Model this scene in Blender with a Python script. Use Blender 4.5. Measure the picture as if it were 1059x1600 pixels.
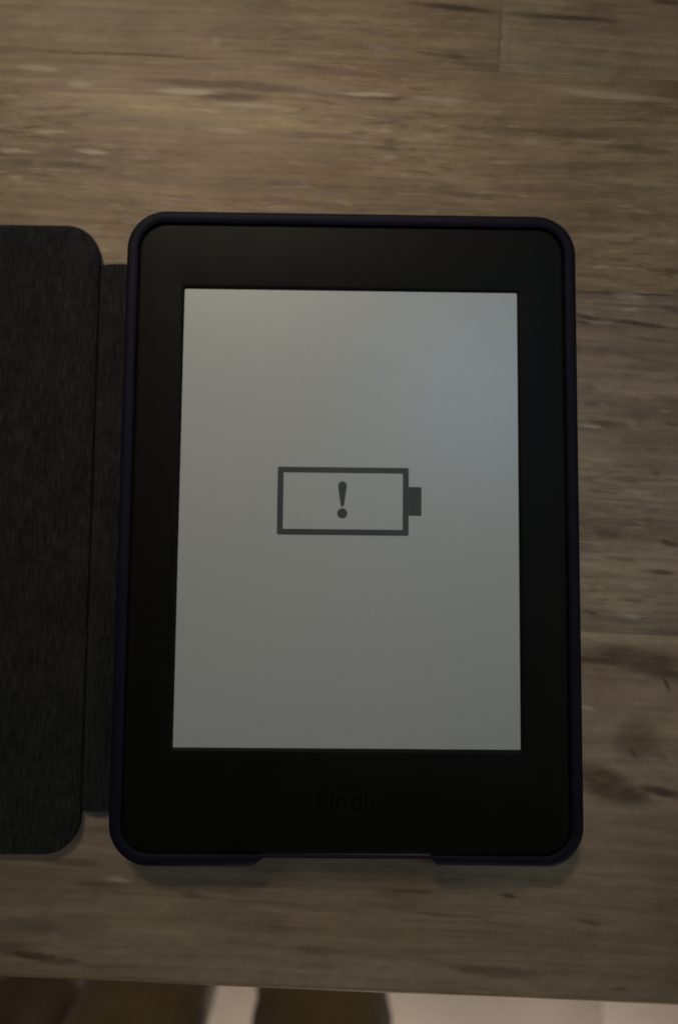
import bpy, bmesh, math, random
from mathutils import Matrix, Vector, noise

random.seed(7)
S = bpy.context.scene
for o in list(bpy.data.objects):
    bpy.data.objects.remove(o)
MM = 0.001

# ------------------------------------------------------------------ camera
cam = bpy.data.cameras.new('camera')
cam.sensor_fit = 'VERTICAL'
cam.sensor_height = 36.0
cam.lens = 36.0 * 1150 / 1600
cam.clip_start = 0.005
cam.clip_end = 50
cam.dof.use_dof = True
cam.dof.focus_distance = 0.177
cam.dof.aperture_fstop = 9.0
co = bpy.data.objects.new('camera', cam)
S.collection.objects.link(co)
RT = Matrix(((0.99989358, -0.01070586, -0.0099103),
             (0.00993215, 0.99712832, -0.07507643),
             (0.0106856, 0.07497001, 0.99712853))).to_4x4()
co.matrix_world = Matrix.Translation(Vector((-4.673, -14.108, 205.728)) * MM) @ RT
S.camera = co

# ------------------------------------------------------------------ world: dim indoor ambience
w = bpy.data.worlds.new('World')
S.world = w
w.use_nodes = True
bg = w.node_tree.nodes['Background']
bg.inputs[0].default_value = (1.0, 0.90, 0.78, 1)
bg.inputs[1].default_value = 0.037


# ------------------------------------------------------------------ lamps
def aim(o, loc, tgt):
    o.location = loc
    o.rotation_euler = (Vector(tgt) - Vector(loc)).to_track_quat('-Z', 'Y').to_euler()


def area_lamp(name, loc, tgt, size, power, col, spread=180):
    l = bpy.data.lights.new(name, 'AREA')
    l.shape = 'DISK'
    l.size = size
    l.energy = power
    l.color = col
    l.spread = math.radians(spread)
    o = bpy.data.objects.new(name, l)
    S.collection.objects.link(o)
    aim(o, loc, tgt)
    return o


# warm key spot at far left, cool ceiling light; the other lamps are added fill
sl = bpy.data.lights.new('warm_key_spot', 'SPOT')  # added key light; narrow cone stands in for shade on the near side
sl.energy = 26.5
sl.color = (1.0, 0.85, 0.64)
sl.spot_size = math.radians(18.5)
sl.spot_blend = 1.0
sl.shadow_soft_size = 0.13
so = bpy.data.objects.new('warm_key_spot', sl)
S.collection.objects.link(so)
aim(so, (-0.18, 0.72, 0.80), (-0.034, 0.082, 0.0))
area_lamp('right_fill', (0.50, -0.05, 0.70), (0.05, -0.02, 0.0), 0.35, 0.19, (1.0, 0.90, 0.68), 130)  # added fill that lifts the right side of the table
area_lamp('cool_ceiling_lamp', (0.40, 0.46, 1.7), (0.1, 0.0, 0.0), 0.32, 0.25, (0.36, 0.66, 1.0), 60)
area_lamp('floor_fill', (0.20, -1.75, -0.06), (0.0, -0.62, -0.75), 0.35, 13.0, (1.0, 0.85, 0.71), 150)  # unseen fill below table height, added to brighten the floor strip
area_lamp('leg_fill', (0.25, 1.50, -0.22), (-0.10, -0.50, -0.60), 0.35, 1.7, (1.0, 0.84, 0.66), 90)  # added fill reaching under the table to the fronts of the trouser legs

S.view_settings.view_transform = 'Standard'
S.view_settings.look = 'None'
S.view_settings.gamma = 1
S.view_settings.use_curve_mapping = False
S.view_settings.exposure = 0.0
S.render.engine = 'CYCLES'


# ------------------------------------------------------------------ node helpers
class NT:
    def __init__(self, name):
        self.m = bpy.data.materials.new(name)
        self.m.use_nodes = True
        self.t = self.m.node_tree
        self.b = self.t.nodes['Principled BSDF']

    def n(self, typ, **kw):
        nd = self.t.nodes.new(typ)
        for k, v in kw.items():
            setattr(nd, k, v)
        return nd

    def put(self, inp, v):
        if hasattr(v, 'links') or isinstance(v, bpy.types.NodeSocket):
            self.t.links.new(v, inp)
        elif v is not None:
            inp.default_value = v

    def math(self, op, a, b=None, c=None, clamp=False):
        nd = self.n('ShaderNodeMath', operation=op, use_clamp=clamp)
        self.put(nd.inputs[0], a)
        self.put(nd.inputs[1], b)
        self.put(nd.inputs[2], c)
        return nd.outputs[0]

    def vmath(self, op, a, b=None, scale=None):
        nd = self.n('ShaderNodeVectorMath', operation=op)
        self.put(nd.inputs[0], a)
        self.put(nd.inputs[1], b)
        if scale is not None:
            self.put(nd.inputs['Scale'], scale)
        return nd.outputs['Value'] if op in ('LENGTH', 'DOT_PRODUCT') else nd.outputs['Vector']

    def noise(self, vec, scale, detail=3, rough=0.55, dist=0.0):
        nd = self.n('ShaderNodeTexNoise')
        self.put(nd.inputs['Vector'], vec)
        nd.inputs['Scale'].default_value = scale
        nd.inputs['Detail'].default_value = detail
        nd.inputs['Roughness'].default_value = rough
        nd.inputs['Distortion'].default_value = dist
        return nd

    def ramp(self, fac, stops, interp='LINEAR'):
        nd = self.n('ShaderNodeValToRGB')
        nd.color_ramp.interpolation = interp
        e = nd.color_ramp.elements
        while len(e) < len(stops):
            e.new(0.5)
        for el, (p, c) in zip(e, stops):
            el.position = p
            el.color = (c, c, c, 1) if not hasattr(c, '__len__') else (*c, 1)
        self.put(nd.inputs[0], fac)
        return nd.outputs[0]

    def mix(self, fac, a, b, mode='MIX'):
        nd = self.n('ShaderNodeMix', data_type='RGBA', blend_type=mode)
        self.put(nd.inputs[0], fac)
        for k, v in ((6, a), (7, b)):
            if isinstance(v, tuple):
                v = (*v, 1) if len(v) == 3 else v
            self.put(nd.inputs[k], v)
        return nd.outputs[2]

    def scale(self, vec, s, loc=(0, 0, 0), rot=(0, 0, 0)):
        nd = self.n('ShaderNodeMapping')
        self.put(nd.inputs['Vector'], vec)
        nd.inputs['Scale'].default_value = s
        nd.inputs['Location'].default_value = loc
        nd.inputs['Rotation'].default_value = rot
        return nd.outputs[0]

    def bump(self, h, strength, dist):
        nd = self.n('ShaderNodeBump')
        nd.inputs['Strength'].default_value = strength
        nd.inputs['Distance'].default_value = dist
        self.put(nd.inputs['Height'], h)
        self.t.links.new(nd.outputs[0], self.b.inputs['Normal'])

    def base(self, c, rough=0.5, spec=0.5):
        if isinstance(c, tuple):
            c = (*c, 1)
        self.put(self.b.inputs['Base Color'], c)
        self.put(self.b.inputs['Roughness'], rough)
        self.put(self.b.inputs['Specular IOR Level'], spec)


# ------------------------------------------------------------------ object helpers
def empty(name, loc=(0, 0, 0), rz=0):
    o = bpy.data.objects.new(name, None)
    o.empty_display_size = 0.02
    o.location = loc
    o.rotation_euler = (0, 0, rz)
    S.collection.objects.link(o)
    return o


def tag(o, label=None, cat=None, group=None, kind=None):
    if label: o['label'] = label
    if cat: o['category'] = cat
    if group: o['group'] = group
    if kind: o['kind'] = kind
    return o


def obj(name, bm, mat, parent=None, smooth=True, sharp=40):
    if isinstance(bm, bpy.types.Mesh):
        me = bm
    else:
        bmesh.ops.recalc_face_normals(bm, faces=bm.faces)
        me = bpy.data.meshes.new(name)
        bm.to_mesh(me)
        bm.free()
    o = bpy.data.objects.new(name, me)
    S.collection.objects.link(o)
    if mat:
        me.materials.clear()
        me.materials.append(mat)
    if smooth:
        me.polygons.foreach_set('use_smooth', [True] * len(me.polygons))
        me.set_sharp_from_angle(angle=math.radians(sharp))
    if parent:
        o.parent = parent
    return o


def rrect(x0, x1, y0, y1, r, n=10):
    """closed outline of a rounded rectangle, counter-clockwise (mm)"""
    pts = []
    for cx, cy, a0 in ((x1 - r, y1 - r, 0), (x0 + r, y1 - r, 90), (x0 + r, y0 + r, 180), (x1 - r, y0 + r, 270)):
        for i in range(n + 1):
            a = math.radians(a0 + 90 * i / n)
            pts.append((cx + r * math.cos(a), cy + r * math.sin(a)))
    return pts


def loft(bm, rings, close_start=True, close_end=True, loop=False):
    """rings: lists of (x,y,z) in mm with equal counts"""
    vs = [[bm.verts.new(Vector(p) * MM) for p in r] for r in rings]
    n = len(vs[0])
    pairs = list(zip(vs, vs[1:]))
    if loop:
        pairs.append((vs[-1], vs[0]))
    for a, b in pairs:
        for i in range(n):
            j = (i + 1) % n
            bm.faces.new((a[i], a[j], b[j], b[i]))
    if not loop:
        if close_start: bm.faces.new(vs[0])
        if close_end: bm.faces.new(vs[-1])
    return vs


def box(bm, x0, x1, y0, y1, z0, z1):
    r = bmesh.ops.create_cube(bm, size=1)
    for v in r['verts']:
        v.co = Vector(((x0 + x1) / 2 + v.co.x * (x1 - x0), (y0 + y1) / 2 + v.co.y * (y1 - y0),
                       (z0 + z1) / 2 + v.co.z * (z1 - z0))) * MM


TABLE_YAW = math.radians(-2.1)
TABLE_H = 0.752          # the floor lies this far under the table top

table = empty('table', (0, 0, 0), TABLE_YAW)
tag(table, 'table with grey brown wood plank top under the tablet', 'table')

# ------------------------------------------------------------------ materials
# streaks, cracks and the knot of the printed oak: centre x, y, angle, half length, half width (mm), darkness
STREAKS = [(76, 68.1, -0.2, 24, 0.55, 0.55), (38.6, 147.5, 88, 12, 0.5, 0.3), (-74, 132.6, 0.3, 38, 0.45, 0.55), (41.2, 142.0, 86, 9, 0.6, 0.12),
           (24.2,152.6,-3.5,16.8,1.11,0.75),
           (56.4,151.3,-1.1,23.5,1.11,0.8),
           (87.7,157.8,-2.4,7.2,1.24,0.6),
           (-44.4,125.1,0.6,26.4,1.7,0.45),
           (-40.5,121.2,-0.5,14.5,2.18,0.5),
           (-28,124.4,4.2,11.8,1.46,0.4),
           (4.9,123.6,0.1,8.6,1.22,0.35),
           (-53.2,122.3,-0.7,11.8,1.21,-0.6),
           (0.6,124.2,0.6,10.3,0.97,-0.65),
           (20.8,123.9,0.4,9.7,0.98,-0.35),
           (-96.9,127.1,-0.9,8.1,1.45,-0.45),
           (-84,122.7,-2.9,4.3,1.45,-0.45),
           (-35.2,119.3,-0.2,11.8,0.97,-0.4),
           (-46.3,116.9,-1.7,5.4,0.73,-0.4),
           (-78.8,102.5,-5.3,5.4,0.96,-0.5),
           (-41.3,111.2,-0.5,10.7,1.21,-0.3),
           (-44.8,138.3,-8.8,2.2,1.95,-0.3),
           (-84.1,98.1,-0.8,11.7,1.2,0.35),
           (-97.9,98.3,-2.9,4.3,0.96,0.4),
           (-80.3,104.2,-1.3,5.9,0.72,0.45),
           (-55.7,103.6,-0.9,6.4,1.2,0.3),
           (25,137.5,-5.9,4.4,1.23,0.35),
           (17.5,137.9,-2.9,6.5,0.74,0.3),
           (72.5,127.9,-2.6,23.9,1.47,-0.35),
           (65.2,114.9,-2.5,30.2,1.22,0.25),
           (79.3,111.8,-3.9,14,1.47,0.35),
           (14.5,117.8,-0.2,23.7,0.97,0.2),
           (-30.5,135.7,-0.2,11.9,0.98,0.3),
           (-16.2,131.7,-2.9,15.2,1.46,0.3),
           (64.8,137.6,-0.6,8.7,1.23,0.2),
           (65.9,60.8,-7.8,7,0.84,0.95),
           (81.3,59.4,-5.2,13,0.96,0.9),
           (64.7,59.2,-7.1,3.7,0.72,0.5),
           (83,55.1,-3,10.5,0.72,0.3),
           (90.3,63.9,-11.5,4.4,1.2,0.35),
           (86.5,75.3,-4.9,6.4,0.72,0.35),
           (77.3,67.4,-4.1,5.3,1.68,-0.25),
           (83.2,49,-9.2,12.9,0.96,0.25),
           (71.1,30,-0.3,7.9,1.42,0.35),
           (67,29,-3,4.2,0.59,-0.35),
           (86.9,44.3,-3.9,6.4,1.19,-0.2),
           (90.7,30.9,-4.9,3.2,1.43,0.35),
           (78.8,37.5,-4.1,5.3,1.19,0.2),
           (72.2,-1.5,-3,6.2,1.17,0.4),
           (90.7,-3.1,-10.2,3.7,0.94,0.5),
           (76.8,-8.4,-6.8,6.3,0.94,0.3),
           (88.3,-11.5,-1.3,5.9,0.94,0.5),
           (68.2,-23.5,-3,3.1,0.7,0.5),
           (80.2,-19.4,-3.7,4.7,0.93,0.3),
           (69.8,6,-3.5,5.7,1.18,0.2),
           (84.7,4,-25.7,3.5,1.88,0.25),
           (78.2,14.5,-7.3,4.2,1.65,0.2),
           (85.9,16.8,-43.3,2.2,1.42,0.3),
           (68.8,-10.1,-1.9,5.2,0.93,-0.25),
           (78.9,-23.8,-15.3,4.3,1.16,-0.25),
           (80.4,-35.2,-3.7,22.1,3.9,0.58),
           (71.1,-36.6,-4.5,11.3,1.6,0.8),
           (86.7,-38.6,-8.5,15,2.6,0.85),
           (90.2,-41.8,-73.9,3.1,0.93,0.7),
           (82.2,-58.0,-76.6,8,8.4,0.42),
           (78.5,-54.2,-23.8,2.2,3.22,0.25),
           (81.1,-61.1,-49.6,3.5,1.15,0.7),
           (67.8,-49.8,-8.6,3.1,0.92,-0.4),
           (87.5,-61.1,-37.2,3.9,2.3,0.25),
           (72.6,-68.4,-18.9,12,4.8,0.85),
           (76.2,-71.7,-8.1,13,4.3,0.75),
           (88.1,-71.3,-8,9.7,1.6,0.6),
           (86.8,-72.7,-23.7,2.6,1.2,-0.15),
           (-78.1,-121.6,-6.4,12.9,1.55,0.6),
           (-84.2,-120,-5.8,8,2.65,0.35),
           (-71.2,-122.3,-0,6.9,0.88,0.5),
           (-80.5,-113.6,-3.6,10.9,2.22,0.2),
           (-57.4,-100.6,-2,5,0.89,-0.45),
           (-69.7,-96.9,-1.1,10.9,1.34,0.35),
           (-36.5,-103.9,-5.3,5,0.89,0.3),
           (-63.3,-102.4,-0.9,9.9,1.12,0.25),
           (44.3,-120.3,-4.5,15.9,2.01,0.4),
           (41.7,-119.9,-2.3,6.9,1.12,0.4),
           (48.1,-100.7,-8.5,3,0.9,0.5),
           (21.2,-100.5,-1.7,8,0.67,0.3),
           (70.3,-106.5,-9.7,4.6,0.9,0.35),
           (31.8,-106.1,-1.3,11.9,0.9,0.3),
           (-1.4,-116.7,-2.6,10.9,1.34,0.2),
           (78.4,-123.2,-2.3,3.5,0.67,0.3),
           (29.8,-97.3,5.6,14,0.9,0.2),
           (-0.2,-106.2,-1.5,16.9,1.12,0.2)]


def wood_material(streaks):
    k = NT('weathered_oak')
    tc = k.n('ShaderNodeTexCoord')
    tc.object = table
    P = tc.outputs['Object']                       # metres, table frame
    oi = k.n('ShaderNodeObjectInfo')
    rnd = oi.outputs['Random']
    off = k.n('ShaderNodeCombineXYZ')
    k.put(off.inputs[0], k.math('MULTIPLY', rnd, 3.7))
    k.put(off.inputs[1], k.math('MULTIPLY', rnd, 1.3))
    Q = k.vmath('ADD', P, off.outputs[0])
    # slow drift of the grain lines
    wv = k.noise(k.scale(Q, (6, 22, 1)), 1.0, 2, 0.5)
    wav = k.vmath('SCALE', k.vmath('SUBTRACT', wv.outputs['Color'], (0.5, 0.5, 0.5)), scale=0.010)
    G = k.vmath('ADD', Q, k.vmath('MULTIPLY', wav, (0.2, 1, 0)))
    broad = k.noise(k.scale(G, (7, 42, 1)), 1.0, 3, 0.5).outputs['Fac']
    mid = k.noise(k.scale(G, (16, 190, 1)), 1.0, 4, 0.6).outputs['Fac']
    fibre = k.noise(k.scale(G, (9, 430, 1), (1.7, 0.4, 0)), 1.0, 4, 0.65).outputs['Fac']
    fine = k.noise(k.scale(G, (55, 900, 1)), 1.0, 3, 0.6).outputs['Fac']
    blot = k.noise(k.scale(Q, (30, 55, 1)), 1.0, 4, 0.6, 0.4).outputs['Fac']
    pit = k.noise(k.scale(G, (95, 520, 1), (2.3, 1.1, 0)), 1.0, 3, 0.6, 0.3).outputs['Fac']
    pitmask = k.ramp(k.noise(k.scale(Q, (11, 30, 1), (5, 2, 0)), 1.0, 2, 0.5).outputs['Fac'], [(0.40, 0), (0.60, 1)])
    at = k.n('ShaderNodeAttribute', attribute_type='OBJECT', attribute_name='figure')
    col = k.ramp(broad, [(0.25, (0.225, 0.152, 0.090)), (0.50, (0.310, 0.221, 0.135)), (0.75, (0.385, 0.287, 0.182))])
    fg = at.outputs['Fac']
    col = k.mix(k.math('MULTIPLY_ADD', fg, 0.22, 0.34), col, k.ramp(mid, [(0.25, 0.24), (0.5, 0.5), (0.75, 0.70)]), 'OVERLAY')
    col = k.mix(k.math('MULTIPLY_ADD', fg, 0.18, 0.32), col, k.ramp(fibre, [(0.28, 0.24), (0.5, 0.5), (0.72, 0.70)]), 'OVERLAY')
    col = k.mix(0.35, col, k.ramp(fine, [(0.25, 0.34), (0.5, 0.5), (0.75, 0.64)]), 'OVERLAY')
    col = k.mix(0.75, col, k.ramp(blot, [(0.3, (0.37, 0.33, 0.31)), (0.5, (0.5, 0.5, 0.5)), (0.7, (0.60, 0.62, 0.54))]), 'OVERLAY')
    mott = k.noise(k.scale(Q, (260, 420, 1)), 1.0, 4, 0.65).outputs['Fac']
    col = k.mix(0.28, col, k.ramp(mott, [(0.3, 0.30), (0.5, 0.5), (0.7, 0.68)]), 'OVERLAY')
    # pitted, sawn-looking patches: short dark pores and pale flakes
    pm = k.math('MULTIPLY', pitmask, at.outputs['Fac'])
    col = k.mix(k.math('MULTIPLY', k.math('MULTIPLY', pm, 0.85), k.ramp(pit, [(0.33, 1), (0.46, 0)])), col, (0.155, 0.110, 0.074))
    col = k.mix(k.math('MULTIPLY', k.math('MULTIPLY', pm, k.ramp(pit, [(0.57, 0), (0.70, 1)])), 0.72), col, (0.54, 0.45, 0.33))
    # single streaks
    wn = k.noise(k.scale(P, (60, 130, 1)), 1.0, 4, 0.65)
    jit = k.vmath('MULTIPLY', k.vmath('SUBTRACT', wn.outputs['Color'], (0.5, 0.5, 0.5)), (0.005, 0.0017, 0))
    PP = k.vmath('MULTIPLY', k.vmath('ADD', P, jit), (1, 1, 0))
    dark = light = last = None      # evaluated one after the other
    for (x, y, a, L, h, s) in streaks + [(900, 900, 0, 1, 1, .01), (900, 900, 0, 1, 1, -.01)]:
        mp = k.n('ShaderNodeMapping', vector_type='TEXTURE')
        k.put(mp.inputs['Vector'], PP if last is None else k.vmath('ADD', PP, k.math('MULTIPLY', last, 1e-9)))
        mp.inputs['Location'].default_value = (x * MM, y * MM, 0)
        mp.inputs['Rotation'].default_value = (0, 0, math.radians(a))
        mp.inputs['Scale'].default_value = (L * MM, h * MM, 1)
        d = k.vmath('LENGTH', mp.outputs[0])
        mr = k.n('ShaderNodeMapRange', interpolation_type='SMOOTHSTEP')
        k.put(mr.inputs[0], d)
        mr.inputs[1].default_value = 0.30
        mr.inputs[2].default_value = 1.12
        mr.inputs[3].default_value = min(0.97, abs(s) * (1.65 if s > 0 else 1.5))
        mr.inputs[4].default_value = 0.0
        last = mr.outputs[0]
        if s > 0:
            dark = mr.outputs[0] if dark is None else k.math('MAXIMUM', dark, mr.outputs[0])
        else:
            light = mr.outputs[0] if light is None else k.math('MAXIMUM', light, mr.outputs[0])
    brk = k.ramp(k.noise(k.scale(P, (140, 420, 1)), 1.0, 3, 0.6).outputs['Fac'], [(0.3, 0.72), (0.6, 1.0)])
    col = k.mix(k.math('MULTIPLY', dark, brk), col, (0.34, 0.27, 0.24), 'MULTIPLY')
    col = k.mix(k.math('MULTIPLY', light, brk), col, (0.56, 0.47, 0.35))
    # each board its own tone
    hs = k.n('ShaderNodeHueSaturation')
    k.put(hs.inputs['Value'], k.math('MULTIPLY_ADD', rnd, 0.06, 0.97))
    at2 = k.n('ShaderNodeAttribute', attribute_type='OBJECT', attribute_name='colourfulness')
    k.put(hs.inputs['Saturation'], at2.outputs['Fac'])
    k.put(hs.inputs['Color'], col)
    rough = k.math('MULTIPLY_ADD', mid, 0.20, 0.42)
    k.base(hs.outputs[0], rough, 0.28)
    h = k.math('MULTIPLY_ADD', fine, 0.5, mid)
    k.bump(h, 0.35, 0.0002)
    return k.m


def plain(name, c, rough, spec=0.5, bump=None):
    k = NT(name)
    tc = k.n('ShaderNodeTexCoord').outputs['Object']
    v = k.noise(tc, 60, 4, 0.6).outputs['Fac']
    lo = tuple(x * 0.86 for x in c)
    hi = tuple(x * 1.14 for x in c)
    k.base(k.ramp(v, [(0.3, lo), (0.7, hi)]), k.math('MULTIPLY_ADD', v, 0.12, rough - 0.06), spec)
    if bump:
        k.bump(k.noise(tc, bump[0], 3, 0.6).outputs['Fac'], bump[1], bump[2])
    return k.m


def fabric_material(name, c0, c1):
    k = NT(name)
    tc = k.n('ShaderNodeTexCoord').outputs['Object']
    wob = k.noise(tc, 240, 2, 0.5).outputs['Color']
    p = k.vmath('ADD', tc, k.vmath('SCALE', k.vmath('SUBTRACT', wob, (0.5, 0.5, 0.5)), scale=0.0007))
    wa = k.n('ShaderNodeTexWave', wave_type='BANDS', bands_direction='X')
    wa.inputs['Scale'].default_value = 430
    k.put(wa.inputs['Vector'], p)
    wb = k.n('ShaderNodeTexWave', wave_type='BANDS', bands_direction='Y')
    wb.inputs['Scale'].default_value = 430
    k.put(wb.inputs['Vector'], p)
    weave = k.math('MAXIMUM', wa.outputs['Fac'], wb.outputs['Fac'])
    # melange yarn: short pale threads running along y, few along x
    ny = k.noise(k.scale(p, (1500, 210, 1)), 1.0, 2, 0.6).outputs['Fac']
    nx = k.noise(k.scale(p, (210, 1500, 1)), 1.0, 2, 0.6).outputs['Fac']
    bl = k.noise(k.scale(tc, (160, 60, 1)), 1.0, 4, 0.6).outputs['Fac']
    f = k.math('ADD', k.math('MULTIPLY', ny, 0.55), k.math('ADD', k.math('MULTIPLY', nx, 0.2), k.math('MULTIPLY', bl, 0.25)))
    col = k.ramp(f, [(0.36, c0), (0.50, tuple((a + b) / 2.4 for a, b in zip(c0, c1))), (0.66, c1)])
    col = k.mix(0.35, col, k.ramp(weave, [(0.1, 0.2), (0.9, 0.6)]), 'OVERLAY')
    k.base(col, 0.92, 0.15)
    k.b.inputs['Sheen Weight'].default_value = 0.12
    k.b.inputs['Sheen Roughness'].default_value = 0.5
    k.bump(k.math('MULTIPLY_ADD', ny, 0.8, weave), 0.6, 0.00022)
    return k.m


def screen_material():
    k = NT('electronic_paper')
    tc = k.n('ShaderNodeTexCoord').outputs['Object']
    v = k.noise(tc, 1600, 2, 0.6).outputs['Fac']
    b = k.noise(tc, 14, 2, 0.5).outputs['Fac']
    col = k.ramp(v, [(0.3, (0.462, 0.497, 0.502)), (0.7, (0.491, 0.527, 0.532))])
    col = k.mix(0.25, col, k.ramp(b, [(0.3, 0.47), (0.7, 0.53)]), 'OVERLAY')
    k.base(col, 0.33, 0.75)
    k.bump(v, 0.10, 0.00006)
    return k.m


M_core = plain('table_core', (0.20, 0.15, 0.10), 0.7, 0.3)
M_metal = plain('dark_metal', (0.05, 0.05, 0.05), 0.5, 0.4)
M_bezel = plain('soft_touch_black', (0.0060, 0.0060, 0.0058), 0.48, 0.09, (2600, 0.12, 0.00006))
M_print = plain('electronic_ink', (0.060, 0.068, 0.070), 0.45, 0.35)
M_mark = plain('black_print', (0.0032, 0.0032, 0.0031), 0.5, 0.06)
M_shell = plain('navy_rubberised_plastic', (0.0062, 0.0066, 0.0165), 0.60, 0.14, (1500, 0.18, 0.00008))
M_dust = plain('dust', (0.40, 0.41, 0.40), 0.9, 0.1)
M_lining = fabric_material('charcoal_melange_fabric', (0.0050, 0.0052, 0.0060), (0.036, 0.0368, 0.0395))
M_trouser = fabric_material('olive_brown_trouser_cloth', (0.095, 0.066, 0.029), (0.145, 0.104, 0.048))
M_shoe = plain('black_shoe_leather', (0.012, 0.011, 0.010), 0.45)
M_leather = plain('dark_brown_leather', (0.066, 0.042, 0.025), 0.6, 0.35, (220, 0.4, 0.0006))


def floor_material():
    k = NT('pale_floor_tile')
    tc = k.n('ShaderNodeTexCoord').outputs['Object']
    a = k.noise(tc, 5, 5, 0.6, 0.5).outputs['Fac']
    b = k.noise(tc, 60, 3, 0.6).outputs['Fac']
    col = k.ramp(a, [(0.3, (0.46, 0.40, 0.35)), (0.55, (0.56, 0.50, 0.45)), (0.75, (0.64, 0.58, 0.53))])
    col = k.mix(0.3, col, k.ramp(b, [(0.3, 0.44), (0.7, 0.56)]), 'OVERLAY')
    k.base(col, 0.45, 0.4)
    k.bump(b, 0.1, 0.0005)
    return k.m


M_tile = floor_material()
M_grout = plain('floor_grout', (0.30, 0.27, 0.24), 0.9, 0.2)

# ------------------------------------------------------------------ floor under the table
bm = bmesh.new()
box(bm, -2200, 2200, -2600, 1800, -TABLE_H * 1000 - 40, -TABLE_H * 1000 - 3)
floor = tag(obj('floor', bm, M_grout, None, False), kind='structure')
TW = 300.0
tile_mesh = None
for ix in range(-4, 4):
    for iy in range(-5, 0):
        if tile_mesh is None:
            bm = bmesh.new()
            rings = []
            for z, i in ((-2.8, 1.2), (-1.0, 1.2), (0.0, 2.4)):
                rings.append([(x, y, z) for x, y in rrect(i, TW - i, i, TW - i, 2.0, 2)])
            loft(bm, rings, True, True)
            t = obj('floor_tile', bm, M_tile, floor)
            tile_mesh = t.data
        else:
            t = bpy.data.objects.new('floor_tile', tile_mesh)
            S.collection.objects.link(t)
            t.parent = floor
        t.location = ((ix * TW - 262) * MM, (iy * TW + 190) * MM, -TABLE_H)

# ------------------------------------------------------------------ table: core, legs, planks
FRONT = -127.3
BACK = 520.0
LEFT, RIGHT = -640.0, 560.0
bm = bmesh.new()
box(bm, LEFT + 2, RIGHT - 2, FRONT + 2, BACK - 2, -28, -4.2)
obj('tabletop_core', bm, M_core, table, False)
for lx in (LEFT + 60, RIGHT - 60):
    for ly in (FRONT + 330, BACK - 60):
        bm = bmesh.new()
        rings = []
        for z, r in ((-TABLE_H * 1000, 18), (-TABLE_H * 1000 + 6, 20), (-300, 24), (-28.1, 26)):
            rings.append([(lx + x, ly + y, z) for x, y in rrect(-r, r, -r, r, 5, 3)])
        loft(bm, rings)
        obj('table_leg', bm, M_metal, table)


def plank(x0, x1, y0, y1, figure, M_wood):
    bm = bmesh.new()
    g = 0.012
    rings = []
    for z, i in ((-4.0, g), (-0.035, g), (-0.010, g + 0.02), (0.0, g + 0.06)):
        rings.append([(x, y, z) for x, y in rrect(x0 + i, x1 - i, y0 + i, y1 - i, 0.3, 2)])
    loft(bm, rings)
    o = obj('plank', bm, M_wood, table)
    o['figure'] = figure
    o['colourfulness'] = 0.86 if y0 < -100 else (0.76 if y0 < 0 else 0.97)
    return o


bm = bmesh.new()
r0 = []
for x in (LEFT + 1, RIGHT - 1):
    r0.append([(x, y, z) for y, z in ((FRONT + 1.2, -28), (FRONT, -27.5), (FRONT, -1.1), (FRONT + 0.12, -0.5), (FRONT + 0.4, -0.12), (FRONT + 0.8, 0.0), (FRONT + 1.2, 0.0))])
loft(bm, r0)
eb = obj('edge_band', bm, wood_material([]), table, True, 50)
eb['figure'] = 0.1
eb['colourfulness'] = 0.97
rows = [(FRONT + 1.2, -28.9, [LEFT, -330, 290, RIGHT], 0.12),
        (-28.9, 68.6, [LEFT, -150, 470, RIGHT], 1.0),
        (68.6, 133.2, [LEFT, -420, 180, RIGHT], 1.0),
        (133.2, 231.0, [LEFT, 38.3, RIGHT], 0.5),
        (231.0, 328.0, [LEFT, -210, 400, RIGHT], 0.8),
        (328.0, 425.0, [LEFT, 120, RIGHT], 0.8),
        (425.0, BACK, [LEFT, -90, RIGHT], 0.8)]
for y0, y1, xs, fg in rows:
    mw = wood_material([q for q in STREAKS if y0 <= q[1] < y1])
    for a, b in zip(xs, xs[1:]):
        plank(a, b, y0, y1, fg, mw)

# ------------------------------------------------------------------ folio case: shell, spine, opened front cover
case = empty('folio_case', (0, 0, 0))
tag(case, 'open navy folio case with charcoal fabric lined cover folded out to the left', 'tablet case')


def ring(outline, inset, z):
    x0, x1, y0, y1, r = outline
    return [(x, y, z) for x, y in rrect(x0 + inset, x1 - inset, y0 + inset, y1 - inset, max(r - inset, 1.0), 14)]


OUT = (-61.1, 61.3, -90.9, 82.65, 10.8)
prof = [(2.6, 0.05), (1.2, 0.35), (0.45, 1.3), (0.1, 3.2), (0.0, 5.5), (0.0, 9.9), (0.18, 10.8), (0.6, 11.35), (1.2, 11.6),
        (2.3, 11.62), (3.0, 11.45), (3.35, 11.1), (3.35, 10.85), (2.9, 10.65), (2.35, 10.3), (2.3, 9.0), (2.3, 2.4), (3.0, 1.7)]
bm = bmesh.new()
loft(bm, [ring(OUT, i, z) for i, z in prof])
bmesh.ops.recalc_face_normals(bm, faces=bm.faces)
shell = obj('shell', bm, M_shell, case, True, 50)
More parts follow.
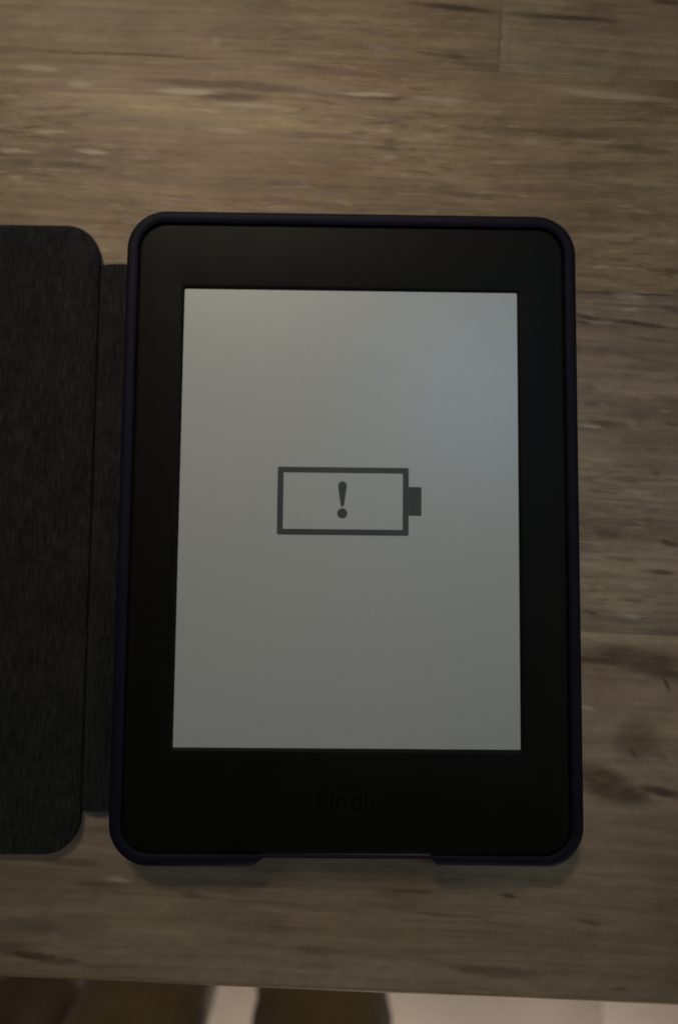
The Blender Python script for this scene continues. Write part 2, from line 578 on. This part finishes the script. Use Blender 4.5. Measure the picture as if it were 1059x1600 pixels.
# cut-out for the charging port in the bottom rim
bm = bmesh.new()
pts = [(-21.3, -88.35), (21.5, -88.35), (25.4, -91.6), (25.4, -96), (-25.2, -96), (-25.2, -91.6)]
loft(bm, [[(x, y, -5) for x, y in pts], [(x, y, 20) for x, y in pts]])
cut = obj('cutter', bm, None, None, False)
md = shell.modifiers.new('port', 'BOOLEAN')
md.operation = 'DIFFERENCE'
md.solver = 'EXACT'
md.object = cut
bv = shell.modifiers.new('soft', 'BEVEL')
bv.width = 0.0003
bv.segments = 2
bv.limit_method = 'ANGLE'
bv.angle_limit = math.radians(50)
dg = bpy.context.evaluated_depsgraph_get()
me = bpy.data.meshes.new_from_object(shell.evaluated_get(dg))
shell.modifiers.clear()
shell.data = me
me.name = 'shell'
me.polygons.foreach_set('use_smooth', [True] * len(me.polygons))
me.set_sharp_from_angle(angle=math.radians(45))
bpy.data.objects.remove(cut)

# front cover, lying open
COV = (-193.5, -70.9, -91.0, 81.8, 9.5)
cover = empty('front_cover')
cover.parent = case


def soft_slab(outline, profile, amp, seed):
    """slab with rounded rims and a filled, slightly uneven top"""
    bm = bmesh.new()
    loft(bm, [ring(outline, i, z) for i, z in profile], True, True)
    for v in bm.verts:
        v.co.z += amp * MM * noise.noise(Vector((v.co.x * 40, v.co.y * 40, seed)))
    return bm


bm = soft_slab(COV, [(1.0, 0.1), (0.3, 0.4), (0.05, 1.0), (0.0, 1.7), (0.05, 2.2), (0.5, 2.3)], 0.0, 1)
obj('outer_skin', bm, M_shell, cover)
# lining: a grid so that its surface can swell a little
bm = soft_slab(COV, [(0.6, 2.28), (0.12, 2.35), (0.0, 2.7), (0.16, 3.15), (0.55, 3.45), (1.2, 3.58), (2.2, 3.55), (3.4, 3.48), (8, 3.5)], 0.12, 3)
obj('lining', bm, M_lining, cover)

# spine: thin fabric hinge between cover and shell, dips between the two
bm = bmesh.new()
sec = [(-74.0, 1.5), (-72.2, 1.6), (-71.2, 1.75), (-70.2, 2.3), (-68.6, 2.75), (-66.4, 2.85), (-64.2, 2.75), (-62.4, 2.9), (-61.3, 3.4), (-60.9, 4.2)]
N = 70
vs_t, vs_b = [], []
for j in range(N + 1):
    f = j / N
    yy = -79.8 + f * (70.9 + 79.8)
    endw = 0.35 if j in (0, N) else 0.0
    rt, rb = [], []
    for i, (x, z) in enumerate(sec):
        dy = endw * (noise.noise(Vector((x * 1.7, yy, 4))) * 1.6)
        dz = 0.12 * noise.noise(Vector((x * .3, yy * .09, 2)))
        drop = 0.25 if j in (0, N) else 0
        rt.append(bm.verts.new(Vector((x, yy + dy, z + dz - drop)) * MM))
        rb.append(bm.verts.new(Vector((x, yy + dy, z - 1.0)) * MM))
    vs_t.append(rt)
    vs_b.append(rb)
m = len(sec)
for j in range(N):
    for i in range(m - 1):
        bm.faces.new((vs_t[j][i], vs_t[j][i + 1], vs_t[j + 1][i + 1], vs_t[j + 1][i]))
        bm.faces.new((vs_b[j][i], vs_b[j + 1][i], vs_b[j + 1][i + 1], vs_b[j][i + 1]))
    for i in (0, m - 1):
        bm.faces.new((vs_t[j][i], vs_t[j + 1][i], vs_b[j + 1][i], vs_b[j][i]))
for j in (0, N):
    for i in range(m - 1):
        bm.faces.new((vs_t[j][i], vs_b[j][i], vs_b[j][i + 1], vs_t[j][i + 1]))
obj('spine', bm, M_lining, case, True, 60)
# a few frayed threads at both ends of the spine
th = bmesh.new()
for k in range(26):
    x = random.uniform(-70.6, -62.0)
    top = k % 2
    y = 70.7 if top else -79.6
    L = random.uniform(0.3, 0.9) * (1 if top else -1)
    dx = random.uniform(-0.35, 0.35)
    q = [(x, y - L * .6, 2.55), (x + .13, y - L * .6, 2.55), (x + .10 + dx, y + L, 2.3), (x + .03 + dx, y + L, 2.3)]
    loft(th, [[(a, b, c - .1) for a, b, c in q], q])
tag(obj('frayed_thread', th, M_lining, case, False), kind='stuff')

# ------------------------------------------------------------------ e-reader
reader = empty('e_reader', (0, 0, 1.75 * MM))
tag(reader, 'black e-reader tablet showing a low battery symbol on its grey screen', 'e-reader')
ZO = 1.75
DEV = (-58.6, 58.8, -88.55, 80.2, 8.4)


def rz(outline, inset, z):
    return [(a, b, c - ZO) for a, b, c in ring(outline, inset, z)]


bm = bmesh.new()
loft(bm, [rz(DEV, i, z) for i, z in ((4.0, 1.8), (2.0, 2.2), (0.9, 3.4), (0.4, 5.5), (0.2, 8.0), (0.15, 9.3))])
obj('back_housing', bm, M_bezel, reader)

bm = bmesh.new()
SCR = (-45.3, 45.3, -61.2, 61.2, 0.6)


def ring2(x0, x1, y0, y1, r, z):
    return [(x, y, z - ZO) for x, y in rrect(x0, x1, y0, y1, r, 14)]


loft(bm, [ring2(-45.3, 45.3, -61.2, 61.2, 0.5, 9.5), ring2(-45.3, 45.3, -61.2, 61.2, 0.5, 9.98),
          ring2(-45.75, 45.75, -61.65, 61.65, 0.8, 10.22), ring2(-46.0, 46.0, -61.95, 61.95, 1.0, 10.32),
          ring2(-46.4, 46.4, -62.4, 62.4, 1.3, 10.36),
          rz(DEV, 1.9, 10.36), rz(DEV, 1.25, 10.30), rz(DEV, 0.65, 10.08), rz(DEV, 0.25, 9.75), rz(DEV, 0.15, 9.35), rz(DEV, 1.5, 9.35)],
     loop=True)
bez = obj('bezel', bm, M_bezel, reader, True, 50)

bm = bmesh.new()
loft(bm, [[(x, y, z - ZO) for x, y in ((-45.25, -61.15), (45.25, -61.15), (45.25, 61.15), (-45.25, 61.15))] for z in (9.55, 9.9)])
screen = obj('screen', bm, screen_material(), reader, False)

ZP = 9.9 + 0.03 - ZO


def flat(bm, pts, z=ZP, t=0.02):
    loft(bm, [[(x, y, z - t) for x, y in pts], [(x, y, z) for x, y in pts]])


bm = bmesh.new()
o1 = rrect(-19.2, 15.85, -5.55, 12.65, 0.45, 4)
i1 = rrect(-17.62, 14.26, -3.98, 11.12, 0.12, 4)
loft(bm, [[(x, y, ZP) for x, y in o1], [(x, y, ZP) for x, y in i1], [(x, y, ZP - .02) for x, y in i1], [(x, y, ZP - .02) for x, y in o1]], loop=True)
obj('battery_outline', bm, M_print, screen, False)
bm = bmesh.new()
flat(bm, rrect(15.87, 19.25, -0.18, 7.55, 0.12, 3))
obj('battery_terminal', bm, M_print, screen, False)
bm = bmesh.new()
pts = [(-1.87 + 1.18 * math.cos(math.radians(a)), 7.72 + 1.15 * math.sin(math.radians(a))) for a in range(0, 181, 12)]
pts += [(-2.72, 5.2), (-2.30, 2.35), (-2.1, 2.12), (-1.62, 2.12), (-1.42, 2.35), (-1.02, 5.2)]
flat(bm, pts)
flat(bm, [(-1.87 + 1.36 * math.cos(math.radians(a)), 0.28 + 1.36 * math.sin(math.radians(a))) for a in range(0, 360, 12)])
obj('exclamation_mark', bm, M_print, screen, False)
# speck of dust on the screen
bm = bmesh.new()
flat(bm, [(4.75 + 0.22 * math.cos(a) * (1 + .3 * math.sin(3 * a)), 32.9 + 0.3 * math.sin(a)) for a in [i * math.tau / 9 for i in range(9)]])
obj('dust_speck', bm, M_dust, screen, False)

# lettering under the screen, black on black
cu = bpy.data.curves.new('wordmark', 'FONT')
cu.body = 'kindle'
cu.size = 7.2 * MM
cu.align_x = 'CENTER'
cu.extrude = 0.00001
to = bpy.data.objects.new('wordmark_text', cu)
S.collection.objects.link(to)
dg = bpy.context.evaluated_depsgraph_get()
dg.update()
me = bpy.data.meshes.new_from_object(to.evaluated_get(dg))
bpy.data.objects.remove(to)
wm = obj('wordmark', me, M_mark, reader, False)
wm.location = (0.55 * MM, -76.6 * MM, (10.36 + 0.012 - ZO) * MM)

# charging port and power button on the lower edge
bm = bmesh.new()
loft(bm, [[(x, y, z) for x, z in rrect(-3.6, 3.6, 6.1 - ZO, 8.0 - ZO, 0.7, 3)] for y in (-88.46, -87.5)])
obj('charging_port', bm, M_mark, reader, False)
bm = bmesh.new()
loft(bm, [[(x, y, z) for x, z in rrect(9.0, 16.0, 6.1 - ZO, 8.0 - ZO, 0.8, 3)] for y in (-88.75, -87.5)])
obj('power_button', bm, M_bezel, reader, False)

# ------------------------------------------------------------------ person standing in front of the table (legs)
FZ = -TABLE_H
person = None
me = bpy.data.meshes.new('person')
bm = bmesh.new()
V = {}


def jv(n, x, y, z):
    V[n] = bm.verts.new((x, y, z))


PX = -0.10
jv('pelvis', PX, -0.62, 0.06)
jv('waist', PX, -0.62, 0.16)
for s, n, ax, kx in ((-1, 'a', -0.192, -0.196), (1, 'b', -0.008, -0.010)):
    jv(n + 'hip', PX + s * 0.085, -0.605, 0.02)
    jv(n + 'thigh', (PX + s * 0.09 + kx) / 2, -0.57, -0.13)
    jv(n + 'knee', kx, -0.515, -0.30)
    jv(n + 'calf', kx, -0.490, -0.46)
    jv(n + 'shin', ax, -0.472, -0.60)
    jv(n + 'hem', ax, -0.465, -0.705)
for a, b in [('pelvis', 'waist')] + [(n + a, n + b) for n in 'ab' for a, b in
            (('hip', 'thigh'), ('thigh', 'knee'), ('knee', 'calf'), ('calf', 'shin'), ('shin', 'hem'))] + [('pelvis', 'ahip'), ('pelvis', 'bhip')]:
    bm.edges.new((V[a], V[b]))
order = list(V)
bm.to_mesh(me)
bm.free()
person = bpy.data.objects.new('person', me)
S.collection.objects.link(person)
sk = person.modifiers.new('skin', 'SKIN')
sk.use_smooth_shade = True
RAD = dict(pelvis=(.14, .11), waist=(.135, .10), hip=(.09, .09), thigh=(.088, .088), knee=(.076, .076), calf=(.075, .075), shin=(.074, .074), hem=(.076, .08))
for i, n in enumerate(order):
    key = n if n in RAD else n[1:]
    me.skin_vertices[0].data[i].radius = RAD[key]
    me.skin_vertices[0].data[i].use_root = (n == 'pelvis')
su = person.modifiers.new('sub', 'SUBSURF')
su.levels = su.render_levels = 3
dg = bpy.context.evaluated_depsgraph_get()
dg.update()
me2 = bpy.data.meshes.new_from_object(person.evaluated_get(dg))
person.modifiers.clear()
person.data = me2
me2.name = 'person'
for v in me2.vertices:      # folds of the cloth
    q = Vector((v.co.x * 14, v.co.y * 14, v.co.z * 26))
    v.co += v.normal * 0.006 * noise.noise(q)
me2.materials.append(M_trouser)
me2.polygons.foreach_set('use_smooth', [True] * len(me2.polygons))
tag(person, 'person in dark olive brown trousers standing at the table edge, legs in view', 'person')
for ax in (-0.192, -0.008):
    bm = bmesh.new()
    rings = []
    for z, i in ((0.5, 3), (3, 0), (16, 0), (18, 4), (40, 10), (62, 26)):
        r = []
        for k in range(28):
            a = k / 28 * math.tau
            cy = math.sin(a)
            wdt = (46 - i) * (1 - 0.18 * max(0, -cy)) * (1 - .1 * max(0, cy))
            r.append((ax * 1000 + wdt * math.cos(a), -445 + (135 - i * (2.2 if cy > 0 else 1)) * cy, FZ * 1000 + z))
        rings.append(r)
    loft(bm, rings)
    obj('shoe', bm, M_shoe, person)

# ------------------------------------------------------------------ small round pouf on the floor
pouf = empty('pouf', (-0.352, -0.585, FZ))
tag(pouf, 'rounded dark brown pouf on the floor left of the trouser legs', 'pouf')
PR, PH = 98.0, 170.0
NS = 8
for k in range(NS):
    bm = bmesh.new()
    grid = []
    for i in range(9):
        a = (k + i / 8) / NS * math.tau
        colv = []
        bulge = math.sin(i / 8 * math.pi) ** 0.5
        for j in range(15):
            t = -1.25 + j / 14 * (math.pi / 2 + 1.25)
            r = PR * math.cos(t) ** 0.85 if t < 1.55 else 2.0
            rr = r * (1 + 0.030 * bulge) * (1 + 0.05 * noise.noise(Vector((math.cos(a), math.sin(a), t))))
            z = PH / 2 + PH / 2 * math.sin(t) / (1 if t > 0 else math.sin(1.25)) * 1.0
            colv.append(bm.verts.new(Vector((rr * math.cos(a), rr * math.sin(a), max(z, 0.3))) * MM))
        grid.append(colv)
    for i in range(8):
        for j in range(14):
            bm.faces.new((grid[i][j], grid[i + 1][j], grid[i + 1][j + 1], grid[i][j + 1]))
    obj('panel', bm, M_leather, pouf, True, 80)
bm = bmesh.new()
loft(bm, [[(r * math.cos(i / 20 * math.tau), r * math.sin(i / 20 * math.tau), z) for i in range(20)] for z, r in ((PH - 4, 9), (PH + 1, 10), (PH + 4, 7), (PH + 5, 3))])
obj('button', bm, M_leather, pouf)
